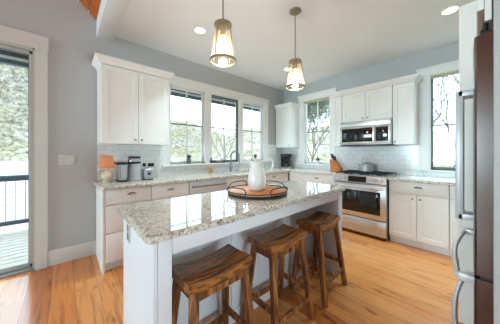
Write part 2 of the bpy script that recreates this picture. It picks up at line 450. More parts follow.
# windows
def window(name, side, u0,u1,z0,z1, units, frame_mats, casing, head, mull=.13, sill=True, mid=.5, blind=None, apron=0):
    """side N: u along x, wall plane y=0, outside +y; side E: u along y, wall plane x=0, outside +x"""
    def B(mb, ua,ub,wa,wb,za,zb,bev=0):
        return mb.box(ua,wa,za, ub,wb,zb,bev) if side == 'N' else mb.box(wa,ua,za, wb,ub,zb,bev)
    c = ((u0+u1)/2,0,z0) if side == 'N' else (0,(u0+u1)/2,z0)
    w = thing(name, None, None, c, kind='structure')
    mb = MB()
    B(mb,u0-casing,u0,-.02,0,z0-.02,z1); B(mb,u1,u1+casing,-.02,0,z0-.02,z1); B(mb,u0-casing-.01,u1+casing+.01,-.024,0,z1,z1+head); B(mb,u0-casing-.025,u1+casing+.025,-.04,0,z1+head,z1+head+.025)
    mb.build('casing', M_trim, w)
    mb = MB()
    B(mb,u0,u0+.012,0,.13,z0,z1); B(mb,u1-.012,u1,0,.13,z0,z1); B(mb,u0,u1,0,.13,z1-.012,z1)
    n = len(units)
    for (a,bb),(c2,d2) in zip(units, units[1:]): B(mb,bb,c2,-.012,.13,z0,z1)
    mb.build('jamb', M_trim, w)
    mb = MB(); B(mb,u0-casing-.02,u1+casing+.02,-.06,.0,z0-.03,z0,.004); B(mb,u0,u1,-.01,.13,z0-.03,z0)
    if apron: B(mb,u0-casing,u1+casing,-.018,0,z0-.03-apron,z0-.03)
    mb.build('sill', M_trim, w)
    for (a,bb), fm in zip(units, frame_mats):
        t = .028 if fm is not M_dark else .020
        mb = MB(); za, zb = z0, z1-.012
        B(mb,a,a+t,.045,.085,za,zb,.002); B(mb,bb-t,bb,.045,.085,za,zb,.002); B(mb,a,bb,.045,.085,za,za+.045,.002); B(mb,a,bb,.045,.085,zb-.03,zb,.002)
        s_ = mb.build('sash', fm, w)
        mb = MB(); B(mb,a+t-.004,bb-t+.004,.062,.068,za+.04,zb-.026); mb.build('pane', M_glass, s_)
        mb = MB(); um = (a+bb)/2; zm = za + (zb-za)*mid
        if name != 'window_3':
            B(mb,um-.010,um+.010,.054,.076,za+.04,zb-.026); mb.build('muntin', M_sash, s_)
        mb = MB(); B(mb,a+t-.004,bb-t+.004,.055,.075,zm-.011,zm+.011); mb.build('muntin', M_nickel if fm is not M_dark else M_dark, s_)
    if blind:
        mb = MB(); B(mb,u0+.015,u1-.015,.008,.04,z1-.012-blind,z1-.012,.006); mb.build('roller_shade', M_blind, w)
    return w
window('window_1','N',WX0,WX1,WZ0,WZ1,[(WX0+.012,-2.205),(-2.075,-1.425),(-1.325,WX1-.012)],[M_sash,M_dark,M_sash],.11,.1,mid=.52)
window('window_2','E',*EM,[(EM[0]+.012,EM[1]-.012)],[M_sash],.12,.1,mid=.5,blind=.05)
window('window_3','E',*ER,[(ER[0]+.012,ER[1]-.012)],[M_dark],.13,.09,mid=.47,blind=.035)

# tiled backsplash: part of the walls
b = MB().box(-3.728,-.008,.915, WX0-.11,0,1.375).box(WX0-.11,-.008,.915, WX1+.11,0,WZ0-.03).box(WX1+.11,-.008,.915, 0,0,1.46)
struct(b.build('wall_backsplash_north', M_tileN))
b = MB().box(-.008,EM[1]+.12,.915, 0,-.008,1.46).box(-.008,EM[0]-.12,.915, 0,EM[1]+.12,EM[2]-.03).box(-.008,ER[1]+.13,.88, 0,EM[0]-.12,1.46).box(-.008,-3.97,.915, 0,ER[1]+.13,ER[2]-.03)
struct(b.build('wall_backsplash_east', M_tileE))

# ------------------------------------------------------------------ outside
b = MB()
for i in range(15): b.box(-6.9, .16+i*.145, -.16, .4, .16+i*.145+.130, -.12)
b.box(-6.9,.14,-.3, .4,2.3,-.2)
b.build('deck', M_deck, kind='structure')
dr = thing('deck_railing','slate grey deck railing with thin wire infill outside the glass door','railing',(-4.6,2.2,-.12))
MB().box(-6.9,2.14,.78, .4,2.26,.875,.004).build('top_rail', M_rail, dr)
MB().box(-6.9,2.17,.02, .4,2.23,.09,.004).build('bottom_rail', M_rail, dr)
for x in (-6.4,-5.3,-3.9,-2.3,-.7): MB().box(x-.045,2.155,-.12, x+.045,2.245,.80).build('post', M_rail, dr)
b = MB()
x = -6.85
while x < .38: b.cyl((x,2.2,.06),(x,2.2,.8),.0045,n=6); x += .115
for i in range(6): b.cyl((-6.9,2.2,.16+i*.105),(.4,2.2,.16+i*.105),.003,n=6)
b.build('wire_infill', M_rail, dr)
ev = thing('porch_eave','slate coloured porch eave with pale gutter strip above the kitchen windows','eave',(-3.2,1,2.5))
MB().box(-7,1.02,2.47, .5,1.10,2.66).build('fascia', M_slate, ev)
MB().box(-7,.15,2.66, .5,1.16,2.70).build('soffit', M_slate, ev)
MB().box(-7,1.005,2.53, .5,1.02,2.57,.003).build('gutter_strip', M_trim, ev)

def noise2(x, y):
    s = 0
    for f_, a in ((.017,1),(.041,.55),(.093,.3),(.21,.16)):
        s += a*(math.sin(x*f_*1.3+y*f_*.7+f_*91)*math.cos(y*f_*1.1-x*f_*.5+f_*37))
    return s
def ground_h(x, y):
    d = math.hypot(x+4, y+3)
    ang = math.degrees(math.atan2(x+4, y+3))      # bearing from the house, clockwise from +Y
    lake = -2.8
    t = max(0, min(1, (d-150)/130)); t = t*t*(3-2*t)
    hi = 118 if ang < 4 else 118 + (46-118)*min(1,(ang-4)/16)
    far = lake + t*hi + noise2(x,y)*4*t
    e = max(0, min(1, (ang-22)/22)); e = e*e*(3-2*e)        # land instead of water towards the east
    tn = max(0, min(1, (d-9)/120))
    near = -1.6 + 19*tn**1.15*(1 if ang < 75 else 1-.55*min(1,(ang-75)/15)) + noise2(x*4,y*4)*.8*min(1,tn*6)
    z = far*(1-e) + near*e
    return z
bm = bmesh.new()
angs = [-45+i*1.25 for i in range(137)]
rads = [5.5*1.052**i for i in range(92)]
grid = [[None]*len(rads) for _ in angs]
for i,a in enumerate(angs):
    for j,r in enumerate(rads):
        x = -4+math.sin(R(a))*r; y = -3+math.cos(R(a))*r
        grid[i][j] = bm.verts.new((x,y,ground_h(x,y)))
for i in range(len(angs)-1):
    for j in range(len(rads)-1):
        bm.faces.new((grid[i][j],grid[i][j+1],grid[i+1][j+1],grid[i+1][j]))
bmesh.ops.recalc_face_normals(bm, faces=bm.faces[:])
def hill_mat():
    m = bpy.data.materials.new('wooded_hillside'); m.use_nodes = True
    n, l = m.node_tree.nodes, m.node_tree.links; b = n['Principled BSDF']
    tc = n.new('ShaderNodeTexCoord')
    mp = n.new('ShaderNodeMapping'); mp.inputs['Scale'].default_value = (1,1,.3); l.new(tc.outputs['Object'], mp.inputs['Vector'])
    a = n.new('ShaderNodeTexNoise'); a.inputs['Scale'].default_value = .42; a.inputs['Detail'].default_value = 9; a.inputs['Roughness'].default_value = .8
    l.new(mp.outputs[0], a.inputs['Vector'])
    r = ramp(n, [(.38,(96,86,78)),(.46,(160,146,130)),(.54,(198,182,168)),(.64,(226,210,198))]); l.new(a.outputs['Fac'], r.inputs['Fac'])
    g = n.new('ShaderNodeTexNoise'); g.inputs['Scale'].default_value = .05; g.inputs['Detail'].default_value = 5
    l.new(tc.outputs['Object'], g.inputs['Vector'])
    gr = ramp(n, [(.42,(255,255,255)),(.6,(244,242,220))]); l.new(g.outputs['Fac'], gr.inputs['Fac'])
    c = mixc(n, l, 1.0, r.outputs['Color'], gr.outputs['Color'], 'MULTIPLY')
    l.new(c, b.inputs['Base Color']); b.inputs['Roughness'].default_value = 1; b.inputs['Specular IOR Level'].default_value = 0
    return m
me = bpy.data.meshes.new('hillside'); bm.to_mesh(me); bm.free(); me.materials.append(hill_mat())
me.polygons.foreach_set('use_smooth',[True]*len(me.polygons))
hill = bpy.data.objects.new('hillside', me); COL.objects.link(hill); struct(hill)
M_lake = mat('pale_lake_water', (196,184,174), .4, var=.06, vscale=.05)
b = MB().box(-200,2.4,-2.9, 70,175,-2.6); struct(b.build('lake_ground', M_lake))

def tree(name, label, base, h, spread, seed, leaf=None, lean=0, group=None, mleaf=None, depth=4):
    rnd = random.Random(seed); x0,y0 = base; z0 = ground_h(x0,y0)-.1
    t = thing(name, label, 'tree', (x0,y0,z0), group)
    wood = MB(); tips = []
    def br(p, d, ln, r, k):
        pts = [p]; q = Vector(p); dd = Vector(d)
        for i in range(4):
            dd = (dd + Vector((rnd.uniform(-.18,.18), rnd.uniform(-.18,.18), rnd.uniform(-.03,.12)))).normalized()
            q = q + dd*ln/4; pts.append(q.copy())
        wood.tube(pts, [r*(1-.13*i) for i in range(5)], n=6 if k < 2 else 4)
        if k >= depth: tips.append(q); return
        for j in range(rnd.choice((3,3,4) if depth > 4 else (2,3,3))):
            a = rnd.uniform(0,2*math.pi); s_ = rnd.uniform(.4,.95)*spread
            nd = (dd + Vector((math.cos(a)*s_, math.sin(a)*s_, rnd.uniform(0,.35)))).normalized()
            i = rnd.choice((2,3,4)); br(pts[i], nd, ln*rnd.uniform(.6,.8), r*(.62 if i < 4 else .58), k+1)
        if k: tips.append(q)
    br((x0,y0,z0), (lean,0,1), h*.36, h*.0075+.008, 0)
    wood.build('trunk', M_bark, t, smooth=60)
    if leaf:
        lm = bmesh.new()
        for q in tips:
            for j in range(leaf):
                c = q + Vector([rnd.gauss(0,h*.035) for _ in range(3)])
                u = Vector([rnd.uniform(-1,1) for _ in range(3)]).normalized(); v = u.orthogonal().normalized(); s_ = rnd.uniform(.04,.09)
                lm.faces.new([lm.verts.new(c+p) for p in (u*s_, v*s_*.6, -u*s_, -v*s_*.6)])
        m2 = bpy.data.meshes.new('foliage')
        for v in lm.verts: v.co -= Vector((x0,y0,z0))
        lm.to_mesh(m2); lm.free(); m2.materials.append(mleaf or M_palegreen)
        o = bpy.data.objects.new('foliage', m2); COL.objects.link(o); o.parent = t; o['kind'] = 'stuff'
    return t
M_palegreen = mat('pale_spring_leaves', (178,186,162), .8, var=.2, vscale=3)
M_green = mat('evergreen_leaves', (140,152,134), .8, var=.25, vscale=3)

# ------------------------------------------------------------------ cabinets
def cup_pull(parent, side, u, front, z, w=.048):
    def fn(v):
        v = Vector((v.x*w, v.y*.026, v.z*.026))
        if v.z < 0: v.z = 0 if v.z > -.004 else v.z*.12
        if v.y > 0: v.y = 0
        return {'N': Vector((v.x, v.y, v.z)), 'E': Vector((v.y, v.x, v.z))}[side]
    c = {'N':(u,front,z), 'E':(front,u,z)}[side]
    pr = [(0,-1),(.5,-.87),(.87,-.5),(1,0),(.87,.5),(.5,.87),(0,1)]
    MB().lathe(pr, c, 20, fn).build('cup_pull', M_nickel, parent)
def knob(parent, side, u, front, z):
    ax = {'N':'y','E':'x'}[side]
    pr = [(0.0,.0),(.006,.0),(.006,-.014),(.014,-.02),(.014,-.026),(.008,-.03),(0,-.03)]
    c = {'N':(u,front,z), 'E':(front,u,z)}[side]
    MB().lathe(pr, c, 14, axis=ax).build('knob', M_nickel, parent)

def base_cabinet(side, u0, u1, label, fronts, front=-.60, toe=True, endpanel=None):
    """fronts: list of (kind, u0, u1, z0, z1, [hardware]) in the front plane"""
    c = ((u0+u1)/2, front/2, 0) if side == 'N' else (front/2, (u0+u1)/2, 0)
    t = thing('base_cabinet', label, 'cabinet', c, 'white base cabinets')
    f = front+.02
    mb = MB(); g = .0015
    if side == 'N': mb.box(u0+g,f,.1, u1-g,-.01,.878)
    else: mb.box(f,u0+g,.1, -.01,u1-g,.878)
    mb.build('cabinet_body', M_cab, t)
    mb = MB()
    if side == 'N': mb.box(u0+g,f+.045,0, u1-g,-.01,.1)
    else: mb.box(f+.045,u0+g,0, -.01,u1-g,.1)
    mb.build('toe_kick', M_cab, t)
    for kind,a,bb,z0,z1,hw in fronts:
        if kind == 'drawer':
            mb = MB()
            if side == 'N': mb.box(a,front,z0, bb,f,z1,.003)
            else: mb.box(front,a,z0, f,bb,z1,.003)
            o = mb.build('drawer', M_cab, t)
        else:
            o = MB().door(side, front, a, bb, z0, z1).build('door', M_cab, t)
        for k,u,z in hw:
            (cup_pull if k == 'cup' else knob)(o, side, u, front, z)
    return t
Z = [(.106,.402),(.412,.704),(.714,.871)]
t = base_cabinet('N',-3.722,-3.262,'white base cabinet with three drawers at the left end of the window counter',
    [('drawer',-3.715,-3.265,*Z[2],[('cup',-3.468,.80)]),('drawer',-3.715,-3.265,*Z[1],[('cup',-3.468,.60)]),('drawer',-3.715,-3.265,*Z[0],[('cup',-3.468,.30)])])
MB().box(-3.74,-.60,0, -3.722,-.01,.878).build('end_panel', M_cab, t)
base_cabinet('N',-3.262,-2.785,'white base cabinet between the end drawers and the dishwasher',
    [('drawer',-3.257,-2.789,*Z[2],[('cup',-3.028,.795)]),('door',-3.257,-3.025,.106,.706,[('knob',-3.05,.66)]),('door',-3.021,-2.789,.106,.706,[('knob',-2.99,.66)])])
base_cabinet('N',-2.165,-1.28,'white sink base cabinet below the faucet',
    [('drawer',-2.16,-1.725,*Z[2],[]),('drawer',-1.72,-1.285,*Z[2],[]),('door',-2.16,-1.725,.106,.706,[('knob',-1.75,.66)]),('door',-1.72,-1.285,.106,.706,[('knob',-1.69,.66)])])
base_cabinet('N',-1.28,-.61,'white base cabinet with a top drawer right of the sink base, by the corner',
    [('drawer',-1.275,-.84,*Z[2],[('cup',-1.06,.80)]),('door',-1.275,-.84,.106,.706,[('knob',-.87,.66)]),('door',-.836,-.615,.106,.872,[])])
base_cabinet('E',-1.578,-.61,'white base cabinet with a wide drawer left of the range',
    [('door',-.85,-.62,.106,.872,[]),('drawer',-1.573,-.855,*Z[2],[('cup',-1.235,.795)]),('door',-1.573,-1.218,.106,.706,[('knob',-1.25,.66)]),('door',-1.212,-.855,.106,.706,[('knob',-1.18,.66)])])
base_cabinet('E',-2.985,-2.362,'white two door base cabinet with one wide drawer right of the range',
    [('drawer',-2.98,-2.367,*Z[2],[('cup',-2.69,.80)]),('door',-2.672,-2.367,.106,.706,[('knob',-2.634,.655)]),('door',-2.98,-2.677,.106,.706,[('knob',-2.715,.655)])])
base_cabinet('E',-3.95,-2.985,'white base cabinet partly behind the refrigerator handles',
    [('drawer',-3.45,-2.99,*Z[2],[]),('door',-3.45,-2.99,.106,.706,[]),('door',-3.94,-3.455,.106,.872,[])])

# dishwasher
t = thing('dishwasher','white and steel dishwasher built in left of the sink','dishwasher',(-2.475,-.3,0))
M_dw = mat('pale_steel_front', (214,215,214), .35, .25, var=.01)
MB().box(-2.783,-.57,.02, -2.167,-.02,.875).build('tub', M_steeld, t)
dd = MB().box(-2.779,-.61,.11, -2.171,-.57,.70,.004).build('door', M_dw, t)
MB().box(-2.779,-.61,.704, -2.171,-.57,.872,.004).build('control_panel', M_dw, t)
hb = MB().tube([(-2.74,-.61,.80),(-2.74,-.65,.80),(-2.21,-.65,.80),(-2.21,-.61,.80)],.010,10).build('handle', M_steeld, t)
MB().box(-2.779,-.55,0, -2.171,-.1,.105).build('toe_kick', M_black, t)

# worktops
SX0,SX1,SY0,SY1 = -1.98,-1.32,-.50,-.14
b = MB()
b.poly([(-3.765,-.001),(-3.765,-.60),(-3.73,-.637),(SX0,-.637),(SX0,-.001)],'z',.879,.915,.004)
b.box(SX0,-.637,.879, SX1,SY0,.915,.003).box(SX0,SY1,.879, SX1,-.001,.915,.003)
b.poly([(SX1,-.001),(SX1,-.637),(-.637,-.637),(-.637,-1.58),(-.009,-1.58),(-.009,-.001)],'z',.879,.915,.003)
ct = tag(b.build('worktop', M_gran), 'long speckled granite worktop running under the windows and into the corner', 'worktop')
sk = tag(MB().box(SX0+.001,SY0,.70,SX1-.001,SY1,.712).box(SX0,SY0-.012,.70,SX1,SY0,.878).box(SX0,SY1,.70,SX1,SY1+.012,.878).box(SX0-.012,SY0-.012,.70,SX0,SY1+.012,.878).box(SX1,SY0-.012,.70,SX1+.012,SY1+.012,.878).build('sink', M_steel), 'undermounted steel sink basin in the granite below the faucet', 'sink')
tag(MB().poly([(-.637,-2.36),(-.637,-3.96),(-.009,-3.96),(-.009,-2.36)],'z',.879,.915,.004).build('worktop', M_gran), 'granite worktop on the cabinets right of the range', 'worktop')

# wall cabinets
def crown(mb, pts_in, z0, z1, out):
    """pts_in: footprint corner list (x,y); each side flagged by its outward offset via out=(dx0,dy0,dx1,dy1)"""
    x0,y0,x1,y1 = pts_in; a,bq,c,d_ = out
    steps = [(0,z0),(.25,z0+.012),(.35,z0+.03),(1,z1-.018),(1,z1)]
    rings = [[(x0-a*s,y0-bq*s,z),(x1+c*s,y0-bq*s,z),(x1+c*s,y1+d_*s,z),(x0-a*s,y1+d_*s,z)] for s,z in steps]
    def f(t):
        rr = [[t.verts.new(p) for p in r_] for r_ in rings]
        for A,B in zip(rr,rr[1:]):
            for j in range(4): t.faces.new((A[j],A[(j+1)%4],B[(j+1)%4],B[j]))
        t.faces.new(rr[0][::-1]); t.faces.new(rr[-1])
        bmesh.ops.recalc_face_normals(t, faces=t.faces[:])
    return mb._new(f)
def wall_cabinet(side, u0,u1,z0,z1, depth, label, doors, crn=.055, ends=(1,1), ztop=None):
    f = -depth
    c = ((u0+u1)/2, f/2, z0) if side == 'N' else (f/2,(u0+u1)/2,z0)
    t = thing('wall_cabinet', label, 'cabinet', c, 'white wall cabinets')
    mb = MB()
    if side == 'N': mb.box(u0,f+.02,z0, u1,-.002,z1)
    else: mb.box(f+.02,u0,z0, -.002,u1,z1)
    mb.build('cabinet_body', M_cab, t)
    mb = MB(); e0,e1 = ends
    if side == 'N': crown(mb,(u0,f,u1,-.002),z1-.005,ztop,(crn*e0,crn,crn*e1,0))
    else: crown(mb,(f,u0,-.002,u1),z1-.005,ztop,(crn,crn*e0,0,crn*e1))
    mb.build('crown_moulding', M_cab, t)
    for a,bb,hw in doors:
        o = MB().door(side,f,a,bb,z0+.003,z1-.012,rail=.058).build('door', M_cab, t)
        for u,z in hw: knob(o,side,u,f,z)
    return t
wall_cabinet('N',-3.728,-2.945,1.375,2.30,.33,'white two door wall cabinet above the coffee machines, left of the windows',
    [(-3.722,-3.339,[(-3.375,1.43)]),(-3.335,-2.951,[(-3.30,1.43)])],ztop=2.375)
wall_cabinet('E',-.455,-.012,1.39,2.30,.33,'narrow white wall cabinet in the corner between the windows',[(-.45,-.02,[(-.41,1.435)])],ends=(1,0),ztop=2.375)
wall_cabinet('E',-1.578,-1.40,1.39,2.30,.33,'slim white wall cabinet between the narrow window and the microwave',[(-1.574,-1.404,[(-1.555,1.435)])],ends=(0,1),ztop=2.375)
wall_cabinet('E',-2.342,-1.582,1.80,2.30,.33,'white two door wall cabinet above the microwave',[(-1.96,-1.586,[(-1.925,1.845)]),(-2.338,-1.964,[(-2.0,1.845)])],ends=(0,0),ztop=2.375)
wall_cabinet('E',-2.605,-2.346,1.39,2.30,.33,'white single door wall cabinet right of the microwave',[(-2.601,-2.35,[(-2.375,1.435)])],ends=(1,0),ztop=2.375)

# microwave
t = thing('microwave','stainless over-the-range microwave with black glass door','microwave',(-.2,-1.96,1.385))
y0,y1 = -2.340,-1.584
MB().box(-.385,y0,1.40, -.01,y1,1.797,.003).build('microwave_case', M_steel, t)
dd = MB().box(-.41,-2.118,1.425, -.385,y1+.002,1.70,.004).build('door', M_steel, t)
MB().box(-.413,-2.095,1.45, -.409,y1-.03,1.675,.001).build('window', M_blackgl, dd)
MB().tube([(-.41,-2.128,1.46),(-.435,-2.128,1.46),(-.435,-2.128,1.67),(-.41,-2.128,1.67)],.008,8).build('handle', M_steel, dd)
cp = MB().box(-.41,y0+.002,1.425, -.385,-2.121,1.70,.004).build('control_panel', M_steel, t)
MB().box(-.413,y0+.03,1.45, -.409,-2.145,1.675,.001).build('keypad', M_blackgl, cp)
MB().box(-.408,y0+.002,1.705, -.385,y1-.002,1.795,.004).build('vent_grille', M_steel, t)
MB().box(-.41,y0-.03,1.385, -.03,y1,1.40,.002).build('base_plate', M_black, t)

# range
t = thing('range','stainless slide-in gas range with black oven window and cast iron grates','range',(-.33,-1.97,0))
y0,y1 = -2.352,-1.588
MB().box(-.64,y0,.03, -.02,y1,.89,.003).build('range_body', M_steeld, t)
MB().box(-.665,y0-.004,.89, -.012,y1+.004,.918,.004).build('cooktop', M_steel, t)
MB().prism([(-.66,y0,.80),(-.66,y1,.80),(-.62,y1,.80),(-.62,y0,.80)],[(-.672,y0,.915),(-.672,y1,.915),(-.62,y1,.915),(-.62,y0,.915)]).prism([(-.70,y0,.815),(-.70,y1,.815),(-.66,y1,.80),(-.66,y0,.80)],[(-.672,y0,.915),(-.672,y1,.915),(-.66,y1,.918),(-.66,y0,.918)]).build('control_panel', M_steel, t)
MB().prism([(-.7005,-2.095,.822),(-.7005,-1.832,.822),(-.690,-1.832,.822),(-.690,-2.095,.822)],[(-.676,-2.095,.905),(-.676,-1.832,.905),(-.668,-1.832,.905),(-.668,-2.095,.905)]).build('display', M_blackgl, t)
for y in (-1.665,-1.765,-2.14,-2.215,-2.29):
    d_ = Vector((-.963,0,.27)); p = Vector((-.688,y,.862))
    MB().cyl(p-d_*.004,p+d_*.012,.027,.026,20).cyl(p+d_*.010,p+d_*.034,.021,.018,20).build('knob', M_steel, t)
od = MB().box(-.672,y0+.003,.285, -.64,y1-.003,.785,.004).build('oven_door', M_steel, t)
MB().box(-.676,-2.275,.355, -.671,-1.66,.69,.002).build('oven_window', M_blackgl, od)
MB().cyl((-.715,y0+.03,.745),(-.715,y1-.03,.745),.013,n=14).box(-.72,y0+.05,.735,-.67,y0+.075,.755,.003).box(-.72,y1-.075,.735,-.67,y1-.05,.755,.003).build('handle', M_steel, od)
MB().box(-.668,y0+.003,.055, -.64,y1-.003,.272,.004).build('warming_drawer', M_steel, t)
MB().box(-.655,y0+.004,.274,-.64,y1-.004,.283).build('gap_strip', M_black, t)
for x,y in ((-.60,y0+.04),(-.60,y1-.04),(-.1,y0+.04),(-.1,y1-.04)): MB().cyl((x,y,0),(x,y,.035),.018,n=12).build('foot', M_black, t)
for k,(a,bb) in enumerate(((y0+.02,y0+.262),(y0+.266,y1-.266),(y1-.262,y1-.02))):
    mb = MB(); zt = .952
    for yy in (a+.008,(a+bb)/2,bb-.008): mb.box(-.61,yy-.006,zt-.012,-.07,yy+.006,zt,.002)
    for xx in (-.61,-.475,-.34,-.205,-.07): mb.box(xx-.006,a+.003,zt-.012,xx+.006,bb-.003,zt,.002)
    for xx in (-.61,-.07):
        for yy in (a+.008,bb-.008): mb.box(xx-.006,yy-.006,.917,xx+.006,yy+.006,zt)
    mb.build('grate', M_iron, t)
for xx in (-.475,-.205):
    for yy in (y0+.14,-1.97,y1-.14): MB().lathe([(0,.917),(.045,.917),(.045,.926),(.03,.934),(0,.934)],(xx,yy,0),20).build('burner', M_iron, t)

# ------------------------------------------------------------------ island
t = thing('kitchen_island','white kitchen island base with open knee space for three stools','island',(-2.8,-1.95,0))
IX0,IX1,IY0,IY1 = -3.745,-1.88,-2.262,-1.655
MB().box(IX0+.02,-1.985,0, IX1-.02,IY1,.879,.002).build('cabinet_body', M_isl, t)
MB().box(IX0,IY0,0, IX0+.018,IY1,.879,.002).build('end_panel', M_isl, t)
MB().box(IX1-.018,IY0,0, IX1,IY1,.879,.002).build('end_panel', M_isl, t)
MB().box(IX0+.019,IY0,0, IX0+.083,-1.986,.879,.003).build('post', M_isl, t)
MB().box(IX1-.083,IY0,0, IX1-.019,-1.986,.879,.003).build('post', M_isl, t)
MB().box(IX0+.084,IY0,.795, IX1-.084,IY0+.02,.879,.002).build('apron', M_isl, t)
MB().box(IX0+.084,-1.999,0, IX1-.084,-1.986,.10,.003).build('plinth', M_isl, t)
for i in range(1,6):
    x = IX0+.083+(IX1-IX0-.166)*i/6; MB().box(x-.02,-1.993,.101, x+.02,-1.986,.879,.002).build('batten', M_isl, t)
def rrect(x0,y0,x1,y1,r,n=5):
    p = []
    for cx,cy,a in ((x1-r,y1-r,0),(x0+r,y1-r,90),(x0+r,y0+r,180),(x1-r,y0+r,270)):
        for i in range(n+1): p.append((cx+r*math.cos(R(a+90*i/n)), cy+r*math.sin(R(a+90*i/n))))
    return p
b = MB()
P0 = rrect(-3.775,-2.297,-1.858,-1.62,.025); P1 = rrect(-3.767,-2.289,-1.866,-1.628,.02)
b.prism([(x,y,.880) for x,y in P0],[(x,y,.907) for x,y in P0]); b.prism([(x,y,.907) for x,y in P0],[(x,y,.915) for x,y in P1])
bmesh.ops.remove_doubles(b.bm, verts=b.bm.verts[:], dist=1e-5)
tag(b.build('island_worktop', M_gran), 'polished speckled granite slab on top of the kitchen island', 'worktop')
o = thing('wall_outlet','white electrical outlet on the left end of the island','outlet',(IX0,-1.81,.79),'wall outlets')
MB().box(IX0-.006,-1.847,.735,IX0,-1.775,.85,.002).build('plate', M_plate, o)
MB().box(IX0-.008,-1.828,.75,IX0-.006,-1.794,.785,.001).box(IX0-.008,-1.828,.80,IX0-.006,-1.794,.835,.001).build('socket', M_steeld, o)

# ------------------------------------------------------------------ bar stools
def make_stool(label):
    t = thing('bar_stool', label, 'bar stool', (0,0,0), 'saddle bar stools at the island')
    L,D,T,zc = .40,.24,.046,.588
    def f(bm):
        n = 14; rows = []
        for i in range(n+1):
            u = -1+2*i/n; x = u*L/2; z = zc + .022*u*u; e = .006
            tz = z+T
            pts = [(x,-D/2+e,z),(x,D/2-e,z),(x,D/2,z+e),(x,D/2,tz-e),(x,D/2-e*1.4,tz),(x,0,tz-.004),(x,-D/2+e*1.4,tz),(x,-D/2,tz-e),(x,-D/2,z+e)]
            rows.append([bm.verts.new(p) for p in pts])
        for A,B in zip(rows,rows[1:]):
            for j in range(9): bm.faces.new((A[j],A[(j+1)%9],B[(j+1)%9],B[j]))
        bm.faces.new(rows[0][::-1]); bm.faces.new(rows[-1])
        bmesh.ops.recalc_face_normals(bm, faces=bm.faces[:])
    MB()._new(f).build('seat', M_stool, t, smooth=50)
    tx,ty,bx,by,w = .158,.088,.205,.160,.019
    ztop = .598
    def at(sx,sy,z):
        k = 1-z/ztop; return Vector((sx*(tx+(bx-tx)*k), sy*(ty+(by-ty)*k), z))
    for sx in (-1,1):
        for sy in (-1,1):
            a = at(sx,sy,0); c = at(sx,sy,ztop)
            q = lambda p,dz: [(p.x-w,p.y-w,p.z),(p.x+w,p.y-w,p.z),(p.x+w,p.y+w,p.z),(p.x-w,p.y+w,p.z)]
            MB().prism(q(a,0),q(c,0),.002).build('leg', M_leg, t)
    def rail(name, p, q2, hh, ww):
        p,q2 = Vector(p),Vector(q2); d = (q2-p).normalized(); s_ = d.cross(Vector((0,0,1))).normalized()*ww
        up = Vector((0,0,hh))
        MB().prism([p-s_-up,p+s_-up,p+s_+up,p-s_+up],[q2-s_-up,q2+s_-up,q2+s_+up,q2-s_+up],.0015).build(name, M_leg, t)
    for sy in (-1,1):
        rail('stretcher', at(-1,sy,.155), at(1,sy,.155), .018,.011)
        rail('apron', at(-1,sy,.568)-Vector((0,0,.0)), at(1,sy,.568), .024,.010)
    for sx in (-1,1):
        rail('stretcher', at(sx,-1,.225), at(sx,1,.225), .018,.011)
        rail('apron', at(sx,-1,.572), at(sx,1,.572), .024,.010)
    return t
st = make_stool('brown wooden saddle stool nearest the camera, at the left end of the island')
st.location = (-3.412,-2.203,0); st.rotation_euler = (0,0,R(1))
dup(st,(-2.835,-2.200,0),R(-1),'brown wooden saddle stool in the middle of the row of three')
dup(st,(-2.245,-2.202,0),R(2),'brown wooden saddle stool farthest away, nearest the range')

# ------------------------------------------------------------------ refrigerator and its surround
t = thing('refrigerator','stainless french door refrigerator at the right edge with tall bar handles','refrigerator',(-2.29,-3.58,0))
fx0,fx1,fxm = -2.75,-1.845,-2.297
MB().box(fx0+.004,-3.95,.02, fx1-.004,-3.256,1.745,.004).build('fridge_body', M_steeld, t)
M_hdl = mat('satin_grey_handle', (214,215,215), .35, .15, var=.02)
M_fdoor = mat('fridge_door_steel', (106,96,92), .22, .9, var=.02, vscale=3)
def fdoor(x0,x1,z0,z1,name,bow=.0):
    n = 8; pts = [(x0,-3.252),(x0,-3.206)]
    for i in range(n+1):
        u = i/n; pts.append((x0+.006+(x1-x0-.012)*u, -3.199+.006*math.sin(math.pi*u)))
    pts += [(x1,-3.206),(x1,-3.252)]
    return MB().poly(pts,'z',z0,z1).build(name, M_fdoor, t, smooth=25)
dl = fdoor(fx0,fxm-.002,.752,1.752,'door'); dr_ = fdoor(fxm+.002,fx1,.752,1.752,'door')
d1 = fdoor(fx0,fx1,.418,.738,'freezer_drawer'); d2 = fdoor(fx0,fx1,.06,.405,'freezer_drawer')
MB().box(fx0+.01,-3.25,.738,fx1-.01,-3.215,.752).build('gasket', M_black, t)
def vhandle(p, x):
    mb = MB().box(x-.013,-3.156,.885, x+.013,-3.122,1.62,.006)
    mb.box(x-.013,-3.201,1.585, x+.013,-3.130,1.62,.006).box(x-.013,-3.201,.885, x+.013,-3.130,.92,.006)
    mb.build('handle', M_hdl, p)
vhandle(dl, fxm-.042); vhandle(dr_, fxm+.042)
def hhandle(p, z):
    xa,xb = fx0+.06, fx1-.06
    pts = [(xa,-3.2,z),(xa,-3.150,z)] + [(xa+(xb-xa)*i/12,-3.147+.028*math.sin(math.pi*i/12),z) for i in range(13)] + [(xb,-3.150,z),(xb,-3.2,z)]
    MB().tube(pts,.012,10).box(xa-.014,-3.202,z-.017,xa+.014,-3.148,z+.017,.004).box(xb-.014,-3.202,z-.017,xb+.014,-3.148,z+.017,.004).build('handle', M_hdl, p)
hhandle(d1,.705); hhandle(d2,.385)
MB().box(fx0+.01,-3.30,1.745,fx0+.10,-3.215,1.772,.004).cyl((fx0+.035,-3.228,1.75),(fx0+.035,-3.228,1.785),.012,n=14).build('hinge_cover', M_black, t)
for x in (fx0+.06,fx1-.06): MB().cyl((x,-3.4,0),(x,-3.4,.025),.02,n=12).cyl((x,-3.85,0),(x,-3.85,.025),.02,n=12).build('foot', M_black, t)
